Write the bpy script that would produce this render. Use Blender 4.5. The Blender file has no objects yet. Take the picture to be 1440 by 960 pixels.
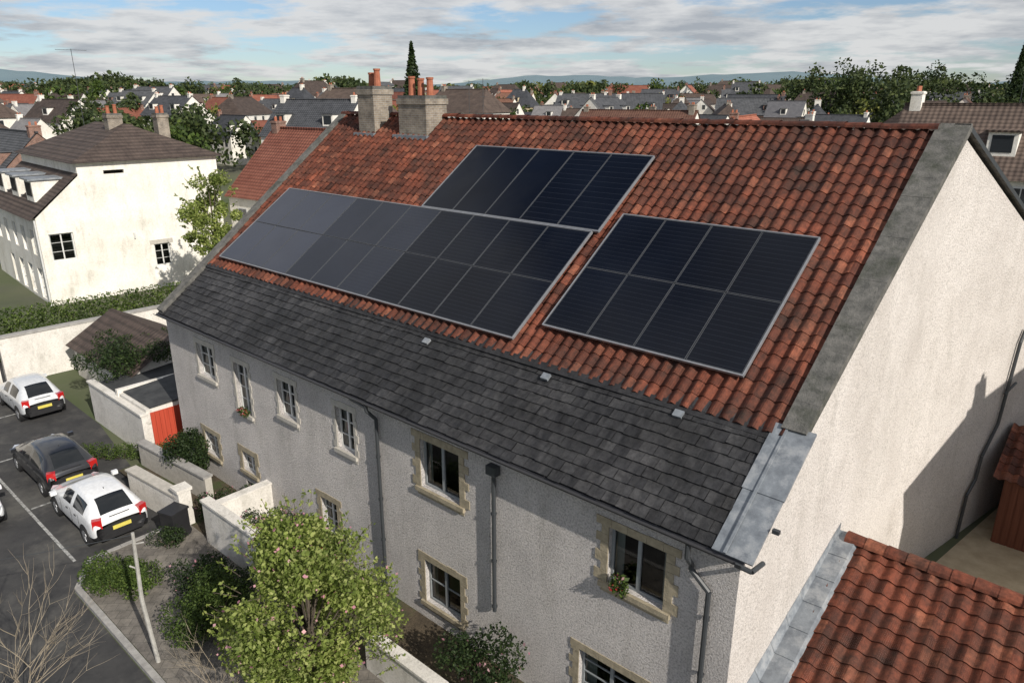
import bpy, math, random
import numpy as np
from mathutils import Vector, Matrix
random.seed(7); RNG=np.random.default_rng(11)
scene=bpy.context.scene; COL=scene.collection
rad=math.radians
CAMH=13.3
ANG=math.atan2(-.66598,.74597)
ORG=Vector((3.917,10.68,0))
MH=Matrix.Translation(ORG)@Matrix.Rotation(ANG,4,'Z')
def HW(x,y,z=0): return MH@Vector((x,y,z))
# ------------------------------------------------------------ materials
def newmat(name):
    m=bpy.data.materials.new(name); m.use_nodes=True
    nt=m.node_tree; nt.nodes.clear()
    out=nt.nodes.new('ShaderNodeOutputMaterial'); b=nt.nodes.new('ShaderNodeBsdfPrincipled')
    nt.links.new(b.outputs[0],out.inputs[0]); return m,nt,b,out
def N(nt,t,**k):
    n=nt.nodes.new(t)
    for a,v in k.items(): setattr(n,a,v)
    return n
def noise(nt,scale,detail=4,rough=.6,coord='Object',vec=None,stretch=None):
    tc=N(nt,'ShaderNodeTexCoord'); n=N(nt,'ShaderNodeTexNoise')
    n.inputs['Scale'].default_value=scale; n.inputs['Detail'].default_value=detail; n.inputs['Roughness'].default_value=rough
    if stretch:
        mp=N(nt,'ShaderNodeMapping'); mp.inputs['Scale'].default_value=stretch
        nt.links.new(tc.outputs[coord],mp.inputs[0]); nt.links.new(mp.outputs[0],n.inputs['Vector'])
    else: nt.links.new(tc.outputs[coord],n.inputs['Vector'])
    return n
def ramp(nt,src,stops):
    r=N(nt,'ShaderNodeValToRGB'); e=r.color_ramp.elements
    while len(e)<len(stops): e.new(.5)
    for i,(p,c) in enumerate(stops):
        e[i].position=p; e[i].color=(*c,1) if len(c)==3 else c
    nt.links.new(src,r.inputs[0]); return r
def mix(nt,a,b,fac,mode='MIX'):
    m=N(nt,'ShaderNodeMix',data_type='RGBA',blend_type=mode)
    for s,i in ((a,6),(b,7)):
        if isinstance(s,(tuple,list)): m.inputs[i].default_value=(*s,1)
        else: nt.links.new(s,m.inputs[i])
    if isinstance(fac,(int,float)): m.inputs[0].default_value=fac
    else: nt.links.new(fac,m.inputs[0])
    return m.outputs[2]
def bump(nt,b,src,dist,strength=1):
    n=N(nt,'ShaderNodeBump'); n.inputs['Distance'].default_value=dist; n.inputs['Strength'].default_value=strength
    nt.links.new(src,n.inputs['Height']); nt.links.new(n.outputs[0],b.inputs['Normal'])
def var(name,c1,c2,scale=3,rough=.85,bs=None,bd=.01,c3=None,s3=.6,stretch=None,metal=0,spec=.3):
    m,nt,b,o=newmat(name)
    n=noise(nt,scale,6,.65,stretch=stretch); r=ramp(nt,n.outputs[0],[(.32,c1),(.68,c2)])
    col=r.outputs[0]
    if c3:
        n2=noise(nt,s3,5,.7); r2=ramp(nt,n2.outputs[0],[(.5,(0,0,0)),(.68,(1,1,1))])
        col=mix(nt,col,c3,r2.outputs[0])
    nt.links.new(col,b.inputs['Base Color'])
    b.inputs['Roughness'].default_value=rough; b.inputs['Metallic'].default_value=metal
    b.inputs['Specular IOR Level'].default_value=spec
    if bs: bump(nt,b,noise(nt,bs,3,.7).outputs[0],bd)
    return m
def roughcast(name,base,dark,bs=26,bd=.035,stain=.2,speck=.7):
    m,nt,b,o=newmat(name)
    n=noise(nt,.45,7,.72); r=ramp(nt,n.outputs[0],[(.32,dark),(.6,base)])
    st=noise(nt,.8,6,.7,stretch=(1.6,1.6,.45)); r2=ramp(nt,st.outputs[0],[(.52,(1,1,1)),(.78,(1-stain,1-stain,1-stain*1.08))])
    c=mix(nt,r.outputs[0],r2.outputs[0],1.0,'MULTIPLY')
    bl=noise(nt,2.6,6,.75); r4=ramp(nt,bl.outputs[0],[(.60,(1,1,1)),(.74,(1-stain*1.1,1-stain*1.1,1-stain*1.2))])
    c=mix(nt,c,r4.outputs[0],1.0,'MULTIPLY')
    g=noise(nt,bs,3,.85); r3=ramp(nt,g.outputs[0],[(.36,(speck,speck,speck)),(.54,(1.05,1.05,1.05))])
    c=mix(nt,c,r3.outputs[0],1,'MULTIPLY')
    nt.links.new(c,b.inputs['Base Color']); b.inputs['Roughness'].default_value=.95; b.inputs['Specular IOR Level'].default_value=.15
    bump(nt,b,g.outputs[0],bd); return m
def tilemat(name,stops,lich=(.10,.085,.06),lf=.5,rough=.7,lsc=1.1):
    m,nt,b,o=newmat(name)
    a=N(nt,'ShaderNodeAttribute',attribute_name='rnd'); r=ramp(nt,a.outputs['Fac'],stops)
    n=noise(nt,lsc,7,.72); r2=ramp(nt,n.outputs[0],[(.42,(0,0,0)),(.70,(lf,lf,lf))])
    c=mix(nt,r.outputs[0],lich,r2.outputs[0])
    n3=noise(nt,9,6,.75); r3=ramp(nt,n3.outputs[0],[(.32,(.45,.45,.45)),(.66,(1.3,1.28,1.25))])
    c=mix(nt,c,r3.outputs[0],.9,'MULTIPLY')
    n4=noise(nt,.28,4,.6); r4=ramp(nt,n4.outputs[0],[(.35,(.72,.72,.72)),(.65,(1.15,1.12,1.1))]); c=mix(nt,c,r4.outputs[0],1,'MULTIPLY')
    n5=noise(nt,1.6,7,.75,stretch=(2.6,.5,.5)); r5=ramp(nt,n5.outputs[0],[(.46,(1,1,1)),(.66,(.38,.38,.40))]); c=mix(nt,c,r5.outputs[0],.9,'MULTIPLY')
    n6=noise(nt,5,6,.8); r6=ramp(nt,n6.outputs[0],[(.64,(0,0,0)),(.76,(.55,.55,.55))]); c=mix(nt,c,(.17,.14,.10) if 'red' in name else (.12,.12,.11),r6.outputs[0])
    nt.links.new(c,b.inputs['Base Color']); b.inputs['Roughness'].default_value=rough
    b.inputs['Specular IOR Level'].default_value=.3
    bump(nt,b,noise(nt,45,4,.7).outputs[0],.012); return m
def flat(name,c,rough=.5,metal=0,spec=.5,coat=0):
    m,nt,b,o=newmat(name); n=noise(nt,8,4,.6)
    c2=tuple(x*.8 for x in c); r=ramp(nt,n.outputs[0],[(.3,c2),(.7,c)]); nt.links.new(r.outputs[0],b.inputs['Base Color'])
    b.inputs['Roughness'].default_value=rough; b.inputs['Metallic'].default_value=metal; b.inputs['Specular IOR Level'].default_value=spec
    b.inputs['Coat Weight'].default_value=coat; b.inputs['Coat Roughness'].default_value=.04
    return m
def leafmat(name,c1,c2,c3,tr=.35):
    m,nt,b,o=newmat(name)
    g=N(nt,'ShaderNodeNewGeometry'); r=ramp(nt,g.outputs['Random Per Island'],[(0,c1),(.55,c2),(1,c3)])
    n=noise(nt,.9,3,.6); r2=ramp(nt,n.outputs[0],[(.35,(.65,.68,.65)),(.65,(1.15,1.12,1))])
    c=mix(nt,r.outputs[0],r2.outputs[0],1.0,'MULTIPLY')
    nt.links.new(c,b.inputs['Base Color']); b.inputs['Roughness'].default_value=.6; b.inputs['Specular IOR Level'].default_value=.25
    t=N(nt,'ShaderNodeBsdfTranslucent'); nt.links.new(c,t.inputs[0]); ms=N(nt,'ShaderNodeMixShader'); ms.inputs[0].default_value=tr
    nt.links.new(b.outputs[0],ms.inputs[1]); nt.links.new(t.outputs[0],ms.inputs[2]); nt.links.new(ms.outputs[0],o.inputs[0]); return m
def glassmat(name):
    m,nt,b,o=newmat(name); nt.nodes.remove(b)
    t=N(nt,'ShaderNodeBsdfTransparent'); t.inputs[0].default_value=(.55,.6,.6,1)
    g=N(nt,'ShaderNodeBsdfGlossy'); g.inputs['Roughness'].default_value=.03
    f=N(nt,'ShaderNodeFresnel'); f.inputs[0].default_value=1.6
    ms=N(nt,'ShaderNodeMixShader'); nt.links.new(f.outputs[0],ms.inputs[0]); nt.links.new(t.outputs[0],ms.inputs[1]); nt.links.new(g.outputs[0],ms.inputs[2])
    nt.links.new(ms.outputs[0],o.inputs[0]); return m
def brickmat(name,c1,c2,mort,bw=.23,rh=.08):
    m,nt,b,o=newmat(name); tc=N(nt,'ShaderNodeTexCoord')
    sp=N(nt,'ShaderNodeSeparateXYZ'); nt.links.new(tc.outputs['Object'],sp.inputs[0])
    ad=N(nt,'ShaderNodeMath',operation='ADD'); nt.links.new(sp.outputs[0],ad.inputs[0]); nt.links.new(sp.outputs[1],ad.inputs[1])
    ad2=N(nt,'ShaderNodeMath',operation='SUBTRACT'); nt.links.new(sp.outputs[1],ad2.inputs[0]); nt.links.new(sp.outputs[0],ad2.inputs[1])
    ad3=N(nt,'ShaderNodeMath',operation='MULTIPLY_ADD'); nt.links.new(ad2.outputs[0],ad3.inputs[0]); ad3.inputs[1].default_value=(1. if name=='paving' else 0.); nt.links.new(sp.outputs[2],ad3.inputs[2])
    cb=N(nt,'ShaderNodeCombineXYZ'); nt.links.new(ad.outputs[0],cb.inputs[0]); nt.links.new(ad3.outputs[0],cb.inputs[1])
    k=N(nt,'ShaderNodeTexBrick'); nt.links.new(cb.outputs[0],k.inputs[0])
    k.inputs['Color1'].default_value=(*c1,1); k.inputs['Color2'].default_value=(*c2,1); k.inputs['Mortar'].default_value=(*mort,1)
    k.inputs['Scale'].default_value=1; k.inputs['Brick Width'].default_value=bw; k.inputs['Row Height'].default_value=rh; k.inputs['Mortar Size'].default_value=.008
    n=noise(nt,2.5,5,.7); r=ramp(nt,n.outputs[0],[(.35,(.55,.55,.55)),(.65,(1.15,1.15,1.15))])
    c=mix(nt,k.outputs[0],r.outputs[0],.9,'MULTIPLY'); nt.links.new(c,b.inputs['Base Color']); b.inputs['Roughness'].default_value=.9
    bump(nt,b,noise(nt,30,3).outputs[0],.01); return m
def farroof(name,c1,c2):
    m,nt,b,o=newmat(name)
    n=noise(nt,1.2,6,.7); r=ramp(nt,n.outputs[0],[(.3,c1),(.7,c2)])
    tc=N(nt,'ShaderNodeTexCoord'); w=N(nt,'ShaderNodeTexWave',wave_type='BANDS',bands_direction='Z')
    w.inputs['Scale'].default_value=1.6; w.inputs['Distortion'].default_value=.6; nt.links.new(tc.outputs['Object'],w.inputs[0])
    w2=N(nt,'ShaderNodeTexWave',wave_type='BANDS',bands_direction='X'); w2.inputs['Scale'].default_value=1.1; nt.links.new(tc.outputs['Object'],w2.inputs[0])
    r2=ramp(nt,w.outputs[1],[(.1,(.6,.6,.6)),(.5,(1.05,1.05,1.05))]); c=mix(nt,r.outputs[0],r2.outputs[0],.8,'MULTIPLY')
    oi=N(nt,'ShaderNodeObjectInfo'); r5=ramp(nt,oi.outputs['Random'],[(0,(.65,.65,.68)),(1,(1.3,1.25,1.2))]); c=mix(nt,c,r5.outputs[0],1,'MULTIPLY')
    nt.links.new(c,b.inputs['Base Color']); b.inputs['Roughness'].default_value=.8; b.inputs['Specular IOR Level'].default_value=.25
    ad=N(nt,'ShaderNodeMath',operation='ADD'); nt.links.new(w.outputs[1],ad.inputs[0]); nt.links.new(w2.outputs[1],ad.inputs[1])
    bump(nt,b,ad.outputs[0],.05,.7); return m

M_front=roughcast('roughcast_front',(.66,.625,.60),(.50,.475,.46),bs=21,bd=.06,stain=.26,speck=.56)
M_gable=roughcast('roughcast_gable',(.68,.64,.605),(.57,.53,.495),bs=22,bd=.035,stain=.18,speck=.66)
M_white=roughcast('white_render',(.78,.755,.70),(.62,.59,.52),bs=9,bd=.01,stain=.38,speck=.88)
M_tile=tilemat('red_pantile',[(0,(.10,.032,.02)),(.3,(.155,.045,.025)),(.8,(.205,.06,.033)),(1,(.29,.105,.06))],lich=(.035,.023,.018),lf=.9)
M_slate=tilemat('grey_slate',[(0,(.038,.039,.043)),(.5,(.052,.053,.057)),(1,(.070,.071,.075))],lich=(.02,.02,.02),lf=.9,rough=.6,lsc=.9)
M_lead=var('lead_flashing',(.15,.165,.185),(.27,.295,.32),4,.5,20,.006,metal=.2,c3=(.33,.34,.35),s3=2)
M_concrete=var('coping_concrete',(.075,.075,.07),(.17,.163,.15),5,.9,25,.02,c3=(.05,.055,.042),s3=1.2)
M_stone=var('sandstone',(.25,.215,.15),(.40,.345,.25),6,.9,20,.015)
M_stone2=var('pale_stone',(.38,.36,.32),(.5,.47,.42),6,.9,20,.008)
M_glass=glassmat('window_glass')
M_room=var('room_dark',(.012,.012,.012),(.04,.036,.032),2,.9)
M_curtain=var('curtain',(.4,.4,.38),(.6,.59,.56),5,.9,stretch=(20,20,1))
M_frame=flat('window_frame',(.66,.66,.64),.4)
M_frameg=flat('window_frame_grey',(.26,.28,.29),.4)
M_pipe=flat('iron_pipe',(.045,.05,.055),.45)
M_gutter=flat('gutter',(.05,.05,.055),.5)
M_brick=brickmat('buff_brick',(.30,.25,.19),(.22,.18,.14),(.32,.31,.29))
M_brickr=brickmat('red_brick',(.26,.12,.08),(.19,.09,.065),(.3,.28,.25))
M_pot=var('terracotta',(.27,.09,.05),(.4,.15,.09),6,.8)
M_asphalt=var('asphalt',(.036,.036,.038),(.06,.059,.058),1.5,.9,60,.01,c3=(.10,.097,.09),s3=.5)
M_pave=brickmat('paving',(.20,.18,.155),(.15,.135,.12),(.07,.07,.06),.45,.45)
M_patio=var('patio_slabs',(.33,.27,.18),(.48,.40,.28),1.5,.9,20,.01)
M_kerb=var('kerb_stone',(.24,.23,.22),(.38,.37,.35),4,.9,20,.006)
M_line=var('road_paint',(.09,.09,.088),(.5,.5,.48),7,.8)
M_soil=var('soil',(.05,.04,.028),(.11,.085,.055),3,.95,15,.04,c3=(.05,.075,.025),s3=1)
M_whitewall=roughcast('garden_wall_render',(.72,.69,.64),(.5,.475,.43),bs=14,bd=.012,stain=.4,speck=.85)
M_felt=var('roof_felt',(.03,.032,.035),(.065,.068,.07),2,.85,20,.01)
M_reddoor=var('red_boards',(.38,.05,.025),(.48,.075,.04),3,.6,stretch=(8,8,.3))
M_brown=var('brown_boards',(.10,.035,.02),(.17,.06,.035),3,.6,stretch=(8,8,.3))
M_bark=var('bark',(.06,.048,.036),(.14,.115,.09),9,.95,25,.02)
M_twig=var('pale_twig',(.20,.165,.12),(.34,.29,.22),9,.9)
M_wood=var('weathered_wood',(.28,.27,.25),(.45,.44,.41),6,.9,30,.01)
M_dark=flat('dark_plastic',(.02,.02,.022),.5)
LF={}
LF['lime']=leafmat('leaf_lime',(.13,.18,.035),(.27,.34,.09),(.47,.51,.2),.45)
LF['mid']=leafmat('leaf_mid',(.035,.06,.014),(.07,.115,.026),(.13,.18,.045),.3)
LF['dark']=leafmat('leaf_dark',(.012,.025,.009),(.028,.05,.016),(.055,.085,.027),.25)
LF['far']=leafmat('leaf_far',(.028,.045,.018),(.055,.08,.028),(.10,.125,.045),.25)
LF['farl']=leafmat('leaf_far_light',(.10,.12,.025),(.17,.19,.045),(.25,.25,.08),.3)
M_pink=leafmat('pink_blossom',(.5,.2,.3),(.6,.3,.38),(.7,.45,.5),.3)
M_red=leafmat('red_blossom',(.4,.03,.03),(.5,.1,.12),(.6,.4,.4),.3)
def solarmat(ior=1.27,c1=(.0035,.0045,.008),c2=(.006,.008,.014)):
    m,nt,b,o=newmat('solar_glass')
    tc=N(nt,'ShaderNodeTexCoord'); sp=N(nt,'ShaderNodeSeparateXYZ'); nt.links.new(tc.outputs['UV'],sp.inputs[0])
    fr=N(nt,'ShaderNodeMath',operation='FRACT'); nt.links.new(sp.outputs[1],fr.inputs[0])
    lt=N(nt,'ShaderNodeMath',operation='LESS_THAN'); lt.inputs[1].default_value=.05; nt.links.new(fr.outputs[0],lt.inputs[0])
    n=noise(nt,.4,3,.5); r=ramp(nt,n.outputs[0],[(.3,c1),(.7,c2)])
    f=N(nt,'ShaderNodeMath',operation='MULTIPLY'); f.inputs[1].default_value=.6; nt.links.new(lt.outputs[0],f.inputs[0])
    col=mix(nt,r.outputs[0],(.032,.037,.05),f.outputs[0])
    nt.links.new(col,b.inputs['Base Color']); b.inputs['IOR'].default_value=ior
    n2=noise(nt,1.3,5,.6); rr=ramp(nt,n2.outputs[0],[(.3,(.08,)*3),(.7,(.2,)*3)]); nt.links.new(rr.outputs[0],b.inputs['Roughness'])
    bump(nt,b,noise(nt,.8,2,.5).outputs[0],.01,.3)
    return m
M_solar=solarmat(); M_solsheen1=solarmat(1.42,(.006,.009,.018),(.011,.015,.028)); M_solsheen2=solarmat(1.62,(.014,.018,.034),(.02,.026,.046))  # second and third glass: sky reflection on left modules painted as paler base colour
M_solframe=flat('solar_frame',(.36,.37,.39),.4,.5)
M_sollead=flat('solar_inner_frame',(.085,.09,.10),.45,.3)
# ------------------------------------------------------------ mesh builder
class MB:
    def __init__(s): s.v=[]; s.f=[]; s.m=[]; s.r=[]; s.uv=[]
    def face(s,pts,m=0,r=0.,uv=None):
        i=len(s.v); s.v+= [tuple(p) for p in pts]; s.f.append(tuple(range(i,i+len(pts)))); s.m.append(m); s.r.append(r); s.uv.append(uv)
    def box(s,a,b,m=0,M=None,r=0.):
        x0,y0,z0=a;x1,y1,z1=b
        P=[Vector(p) for p in ((x0,y0,z0),(x1,y0,z0),(x1,y1,z0),(x0,y1,z0),(x0,y0,z1),(x1,y0,z1),(x1,y1,z1),(x0,y1,z1))]
        if M is not None: P=[M@p for p in P]
        for q in ((3,2,1,0),(4,5,6,7),(0,1,5,4),(1,2,6,5),(2,3,7,6),(3,0,4,7)): s.face([P[k] for k in q],m,r)
    def cyl(s,p0,p1,r0,r1=None,n=8,m=0,cap=True):
        r1=r0 if r1 is None else r1; p0=Vector(p0);p1=Vector(p1); d=(p1-p0).normalized()
        a=d.orthogonal().normalized(); b=d.cross(a)
        A=[p0+(a*math.cos(2*math.pi*k/n)+b*math.sin(2*math.pi*k/n))*r0 for k in range(n)]
        B=[p1+(a*math.cos(2*math.pi*k/n)+b*math.sin(2*math.pi*k/n))*r1 for k in range(n)]
        for k in range(n): j=(k+1)%n; s.face([A[k],A[j],B[j],B[k]],m)
        if cap: s.face(B,m); s.face(A[::-1],m)
    def tube(s,pts,r,n=8,m=0):
        for a,b in zip(pts[:-1],pts[1:]): s.cyl(a,b,r,r,n,m)
    def obj(s,name,mats,parent=None,M=None,smooth=False,merge=False):
        me=bpy.data.meshes.new(name); me.from_pydata(s.v,[],s.f)
        for mt in mats: me.materials.append(mt)
        me.polygons.foreach_set('material_index',s.m)
        if any(s.r):
            at=me.attributes.new('rnd','FLOAT','FACE'); at.data.foreach_set('value',s.r)
        if any(u is not None for u in s.uv):
            ul=me.uv_layers.new(name='UVMap'); arr=[]
            for f,u in zip(s.f,s.uv):
                arr+= [c for q in (u if u is not None else [(0,0)]*len(f)) for c in q]
            ul.data.foreach_set('uv',arr)
        if merge:
            import bmesh
            bm=bmesh.new(); bm.from_mesh(me); bmesh.ops.remove_doubles(bm,verts=bm.verts,dist=1e-4); bm.to_mesh(me); bm.free()
        if smooth: me.polygons.foreach_set('use_smooth',[True]*len(me.polygons))
        me.update()
        o=bpy.data.objects.new(name,me); COL.objects.link(o)
        if parent: o.parent=parent
        if M is not None: o.matrix_local=M
        return o
def empty(name,M=Matrix.Identity(4)):
    o=bpy.data.objects.new(name,None); COL.objects.link(o); o.matrix_world=M; o.empty_display_size=.5; return o
def wall_open(mb,o,ux,n,L,z0,z1,ops,depth=.2,m=0):
    o=Vector(o);ux=Vector(ux);n=Vector(n);Z=Vector((0,0,1))
    xs=sorted({0,L}|{q for a in ops for q in a[:2]}); zs=sorted({z0,z1}|{q for a in ops for q in a[2:4]})
    for a,b in zip(xs[:-1],xs[1:]):
        for c,d in zip(zs[:-1],zs[1:]):
            mx,mz=(a+b)/2,(c+d)/2
            if any(q[0]<mx<q[1] and q[2]<mz<q[3] for q in ops): continue
            mb.face([o+ux*a+Z*c,o+ux*b+Z*c,o+ux*b+Z*d,o+ux*a+Z*d],m)
    for a,b,c,d in ops:
        P=lambda x,z,k:o+ux*x+Z*z+n*k
        mb.face([P(a,c,0),P(a,c,depth),P(a,d,depth),P(a,d,0)],m); mb.face([P(b,c,0),P(b,d,0),P(b,d,depth),P(b,c,depth)],m)
        mb.face([P(a,d,0),P(a,d,depth),P(b,d,depth),P(b,d,0)],m); mb.face([P(a,c,0),P(b,c,0),P(b,c,depth),P(a,c,depth)],m)
def window(mb,o,ux,n,a,b,c,d,nx=2,ny=1,dep=.12,fw=.055,room=.7,cur=True):
    o=Vector(o);ux=Vector(ux);n=Vector(n);Z=Vector((0,0,1))
    M=Matrix(((ux.x,n.x,0,o.x),(ux.y,n.y,0,o.y),(0,0,1,o.z),(0,0,0,1)))
    B=lambda x0,x1,z0_,z1_,y0,y1,m:mb.box((x0,y0,z0_),(x1,y1,z1_),m,M)
    B(a,b,c,c+fw,dep,dep+.06,0);B(a,b,d-fw,d,dep,dep+.06,0);B(a,a+fw,c+fw,d-fw,dep,dep+.06,0);B(b-fw,b,c+fw,d-fw,dep,dep+.06,0)
    w=(b-a)/nx
    for i in range(1,nx): B(a+w*i-.04,a+w*i+.04,c+fw,d-fw,dep-.006,dep+.055,0)
    for i in range(nx):
        for j in range(1,ny+1):
            z=c+(d-c)*j/(ny+1)
            B(a+w*i+(.041 if i else fw),a+w*(i+1)-(.041 if i<nx-1 else fw),z-.014,z+.014,dep+.01,dep+.045,0)
    P=lambda x,z,k:o+ux*x+Z*z+n*k
    mb.face([P(a,c,dep+.035),P(b,c,dep+.035),P(b,d,dep+.035),P(a,d,dep+.035)],1)
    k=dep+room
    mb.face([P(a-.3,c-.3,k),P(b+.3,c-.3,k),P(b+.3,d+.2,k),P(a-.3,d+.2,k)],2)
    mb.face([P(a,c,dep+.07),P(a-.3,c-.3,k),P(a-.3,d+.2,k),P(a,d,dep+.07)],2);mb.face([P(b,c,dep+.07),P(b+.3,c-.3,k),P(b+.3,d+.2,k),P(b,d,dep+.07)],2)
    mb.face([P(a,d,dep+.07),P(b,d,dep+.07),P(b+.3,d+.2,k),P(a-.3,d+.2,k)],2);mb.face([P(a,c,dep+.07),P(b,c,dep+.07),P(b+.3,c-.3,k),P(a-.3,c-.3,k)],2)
    if cur:
        cw=(b-a)*random.uniform(.10,.2)
        for x0,x1 in ((a,a+cw),(b-cw*random.uniform(.6,1.2),b)):
            mb.face([P(x0,c,dep+.12),P(x1,c,dep+.14),P(x1,d,dep+.14),P(x0,d,dep+.12)],3)
WM=[M_frame,M_glass,M_room,M_curtain]; WMG=[M_frameg,M_glass,M_room,M_curtain]
def pantiles(mb,P,W,t0,t1,colw,rowh,m=0,amp=.078,step=.024,ns=8):
    nc=int(round(W/colw)); nr=int(round((t1-t0)/rowh)); cw=W/nc; rh=(t1-t0)/nr
    prof=[amp*(.5+.5*math.cos(2*math.pi*k/ns))**.8 for k in range(ns+1)]
    for r in range(nr):
        ta=t0+r*rh; tb=ta+rh; ro=random.uniform(-.006,.006)
        for c in range(nc):
            j=random.uniform(-.005,.005); sl=random.uniform(-.012,.012)+ro; q=random.random()
            tl=random.uniform(-.004,.004)
            for k in range(ns):
                s0=(c+k/ns)*cw; s1=(c+(k+1)/ns)*cw; h0=prof[k]+j; h1=prof[k+1]+j
                a=P(s0,ta+sl,h0+step+tl); b=P(s1,ta+sl,h1+step-tl); cc=P(s1,tb+.03,h1); d=P(s0,tb+.03,h0)
                mb.face([a,b,cc,d],m,.001+.998*q)
                mb.face([P(s0,ta+sl,h0+step-.03),P(s1,ta+sl,h1+step-.03),b,a],m,.001+.3*q)
# ------------------------------------------------------------ MAIN HOUSE
AL=rad(34.6); CA,SA=math.cos(AL),math.sin(AL)
def sL(t): return 22.0+1.25*t/11.3
def RP(s,t,n=0):
    n+=.018*math.sin(s*.75+.6*math.sin(t*.5))+.012*math.sin(t*1.1+s*.35)
    return Vector((-s*sL(t)/22.0 if s>11 else -s-(s/22.0)*(sL(t)-22.0), t*CA-n*SA, 6.1+t*SA+n*CA))
def RS(s,t,n=0): return Vector((-s, t*CA-n*SA, 6.1+t*SA+n*CA))
EZ=6.1; RY=11.3*CA; RZ=6.1+11.3*SA
house=empty('long_white_house',MH)
GX1,GX2=.30,2.55; BY=20.0; BZ=RZ-(BY-RY)*math.tan(rad(28))
ups=[(19.82,18.69,4.12,5.28),(17.32,16.46,3.5,5.18),(14.72,13.79,4.10,5.28),(11.77,10.97,3.98,5.25),(8.27,6.90,4.08,5.40),(2.69,1.40,4.02,5.30)]
lows=[(20.15,19.2,1.0,1.88),(17.5,16.68,1.25,1.95),(17.45,16.7,.1,.85),(12.9,12.1,.9,2.0),(8.27,6.96,.68,1.95),(3.3,1.75,.75,2.02)]
ops=[(22-a,22-b,c,d) for a,b,c,d in ups+lows]
mb=MB(); wall_open(mb,(-22,0,0),(1,0,0),(0,1,0),22,-.3,6.02,ops,.22)
mb.obj('front_wall',[M_front],house)
mb=MB()
def gx(y): return GX1*y/RY if y<RY else GX1+(GX2-GX1)*(y-RY)/(BY-RY)
def ftop(y): return EZ+y*math.tan(AL)-.05 if y<RY else RZ-(y-RY)*math.tan(rad(28))-.05
for ys in ([0,2,4,6,8,RY],[RY,11,13,15,17,BY]):
    for a,b in zip(ys[:-1],ys[1:]): mb.face([(gx(a),a,-.3),(gx(b),b,-.3),(gx(b),b,ftop(b)),(gx(a),a,ftop(a))])
mb.obj('gable_wall',[M_gable],house,merge=True)
mb=MB()
mb.face([(-22,0,-.3),(-23.25,RY,-.3),(-23.25,RY,RZ-.05),(-22,0,EZ-.05)]); mb.face([(-23.25,RY,-.3),(-24.3,BY,-.3),(-24.3,BY,BZ-.05),(-23.25,RY,RZ-.05)])
mb.face([(GX2,BY,-.3),(-24.3,BY,-.3),(-24.3,BY,BZ),(GX2,BY,BZ)]); mb.obj('rear_walls',[M_gable],house)
mb=MB()
mb.face([RS(0,-.2,-.07),RS(22,-.2,-.07),RS(23.25,11.3,-.07),RS(0,11.3,-.07)])
mb.face([(GX1,RY,RZ-.03),(-23.3,RY,RZ-.03),(-24.4,BY+.3,BZ-.15),(GX2+.1,BY+.3,BZ-.15)])
mb.obj('roof_deck',[M_felt],house)
mb=MB(); pantiles(mb,lambda s,t,n:RP(s+.2,t,n),21.5,2.2,11.28,.285,.345)
mb.obj('pantile_roof',[M_tile],house,smooth=True)
mb=MB(); x=-.2
while x>-23.2:
    q=random.random(); h=random.uniform(-.012,.012)
    pts=[(math.cos(math.pi*k/6)*.17,math.sin(math.pi*k/6)*.13) for k in range(7)]
    for (y0,z0),(y1,z1) in zip(pts[:-1],pts[1:]):
        mb.face([(x,RY+y0,RZ+.04+z0+h),(x-.43,RY+y0*.94,RZ+.04+z0*.9+h),(x-.43,RY+y1*.94,RZ+.04+z1*.9+h),(x,RY+y1,RZ+.04+z1+h)],0,.001+q*.99)
    x-=.42
mb.obj('ridge_tiles',[M_tile],house)
mb=MB(); rh=.25; r=0; t=-.28
while t<2.25:
    off=.165*(r%2); s=.45-off
    while s<21.95:
        s1=min(s+.322,22.02); sa=max(s,.42)
        if s1-sa>.05:
            q=random.random(); j=random.uniform(-.006,.008); sl=random.uniform(-.012,.012); tw=random.uniform(-.007,.007)
            e0=.045+j; sm=(sa+s1)/2
            a=RP(sa,t+sl,e0);b=RP(sm,t+sl,e0-.012+tw/2);b2=RP(s1,t+sl,e0+tw);c=RP(s1,t+rh*1.25,.006+j);c2=RP(sm,t+rh*1.25,.0+j);d=RP(sa,t+rh*1.25,.006+j)
            mb.face([a,b,c2,d],0,.001+q*.99); mb.face([b,b2,c,c2],0,.001+q*.99)
            mb.face([RP(sa,t+sl,.012+j),RP(sm,t+sl,.0+j),b,a],0,.001+q*.3); mb.face([RP(sm,t+sl,.0+j),RP(s1,t+sl,.012+j),b2,b],0,.001+q*.3)
            mb.face([RP(s1,t+sl,.012+j),RP(s1,t+rh,.0+j),c,b2],0,.2)
        s+=.33
    t+=rh; r+=1
mb.obj('slate_band',[M_slate],house)
mb=MB()
def pris(mb,P,m=0):
    for q in ((3,2,1,0),(4,5,6,7),(0,1,5,4),(1,2,6,5),(2,3,7,6),(3,0,4,7)): mb.face([P[k] for k in q],m)
def strip(mb,s0,s1,t0,t1,n0,n1,m):
    pris(mb,[RS(s,t,n) for s,t,n in ((s0,t0,n0),(s1,t0,n0),(s1,t1,n0),(s0,t1,n0),(s0,t0,n1),(s1,t0,n1),(s1,t1,n1),(s0,t1,n1))],m)
n=14; tt=[2.35+(11.45-2.35)*k/n for k in range(n+1)]
for k in range(n):
    t0=tt[k]; t1=tt[k+1]-.004; hj=.125+random.uniform(-.003,.003)
    f=lambda t:(-.10-.34*t/11.3, .30-.04*t/11.3)
    (a0,b0),(a1,b1)=f(t0),f(t1)
    pris(mb,[RS(s,t,nn) for s,t,nn in ((a0,t0,-.06),(b0,t0,-.06),(b1,t1,-.06),(a1,t1,-.06),(a0,t0,hj),(b0,t0,hj),(b1,t1,hj),(a1,t1,hj))])
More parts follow.
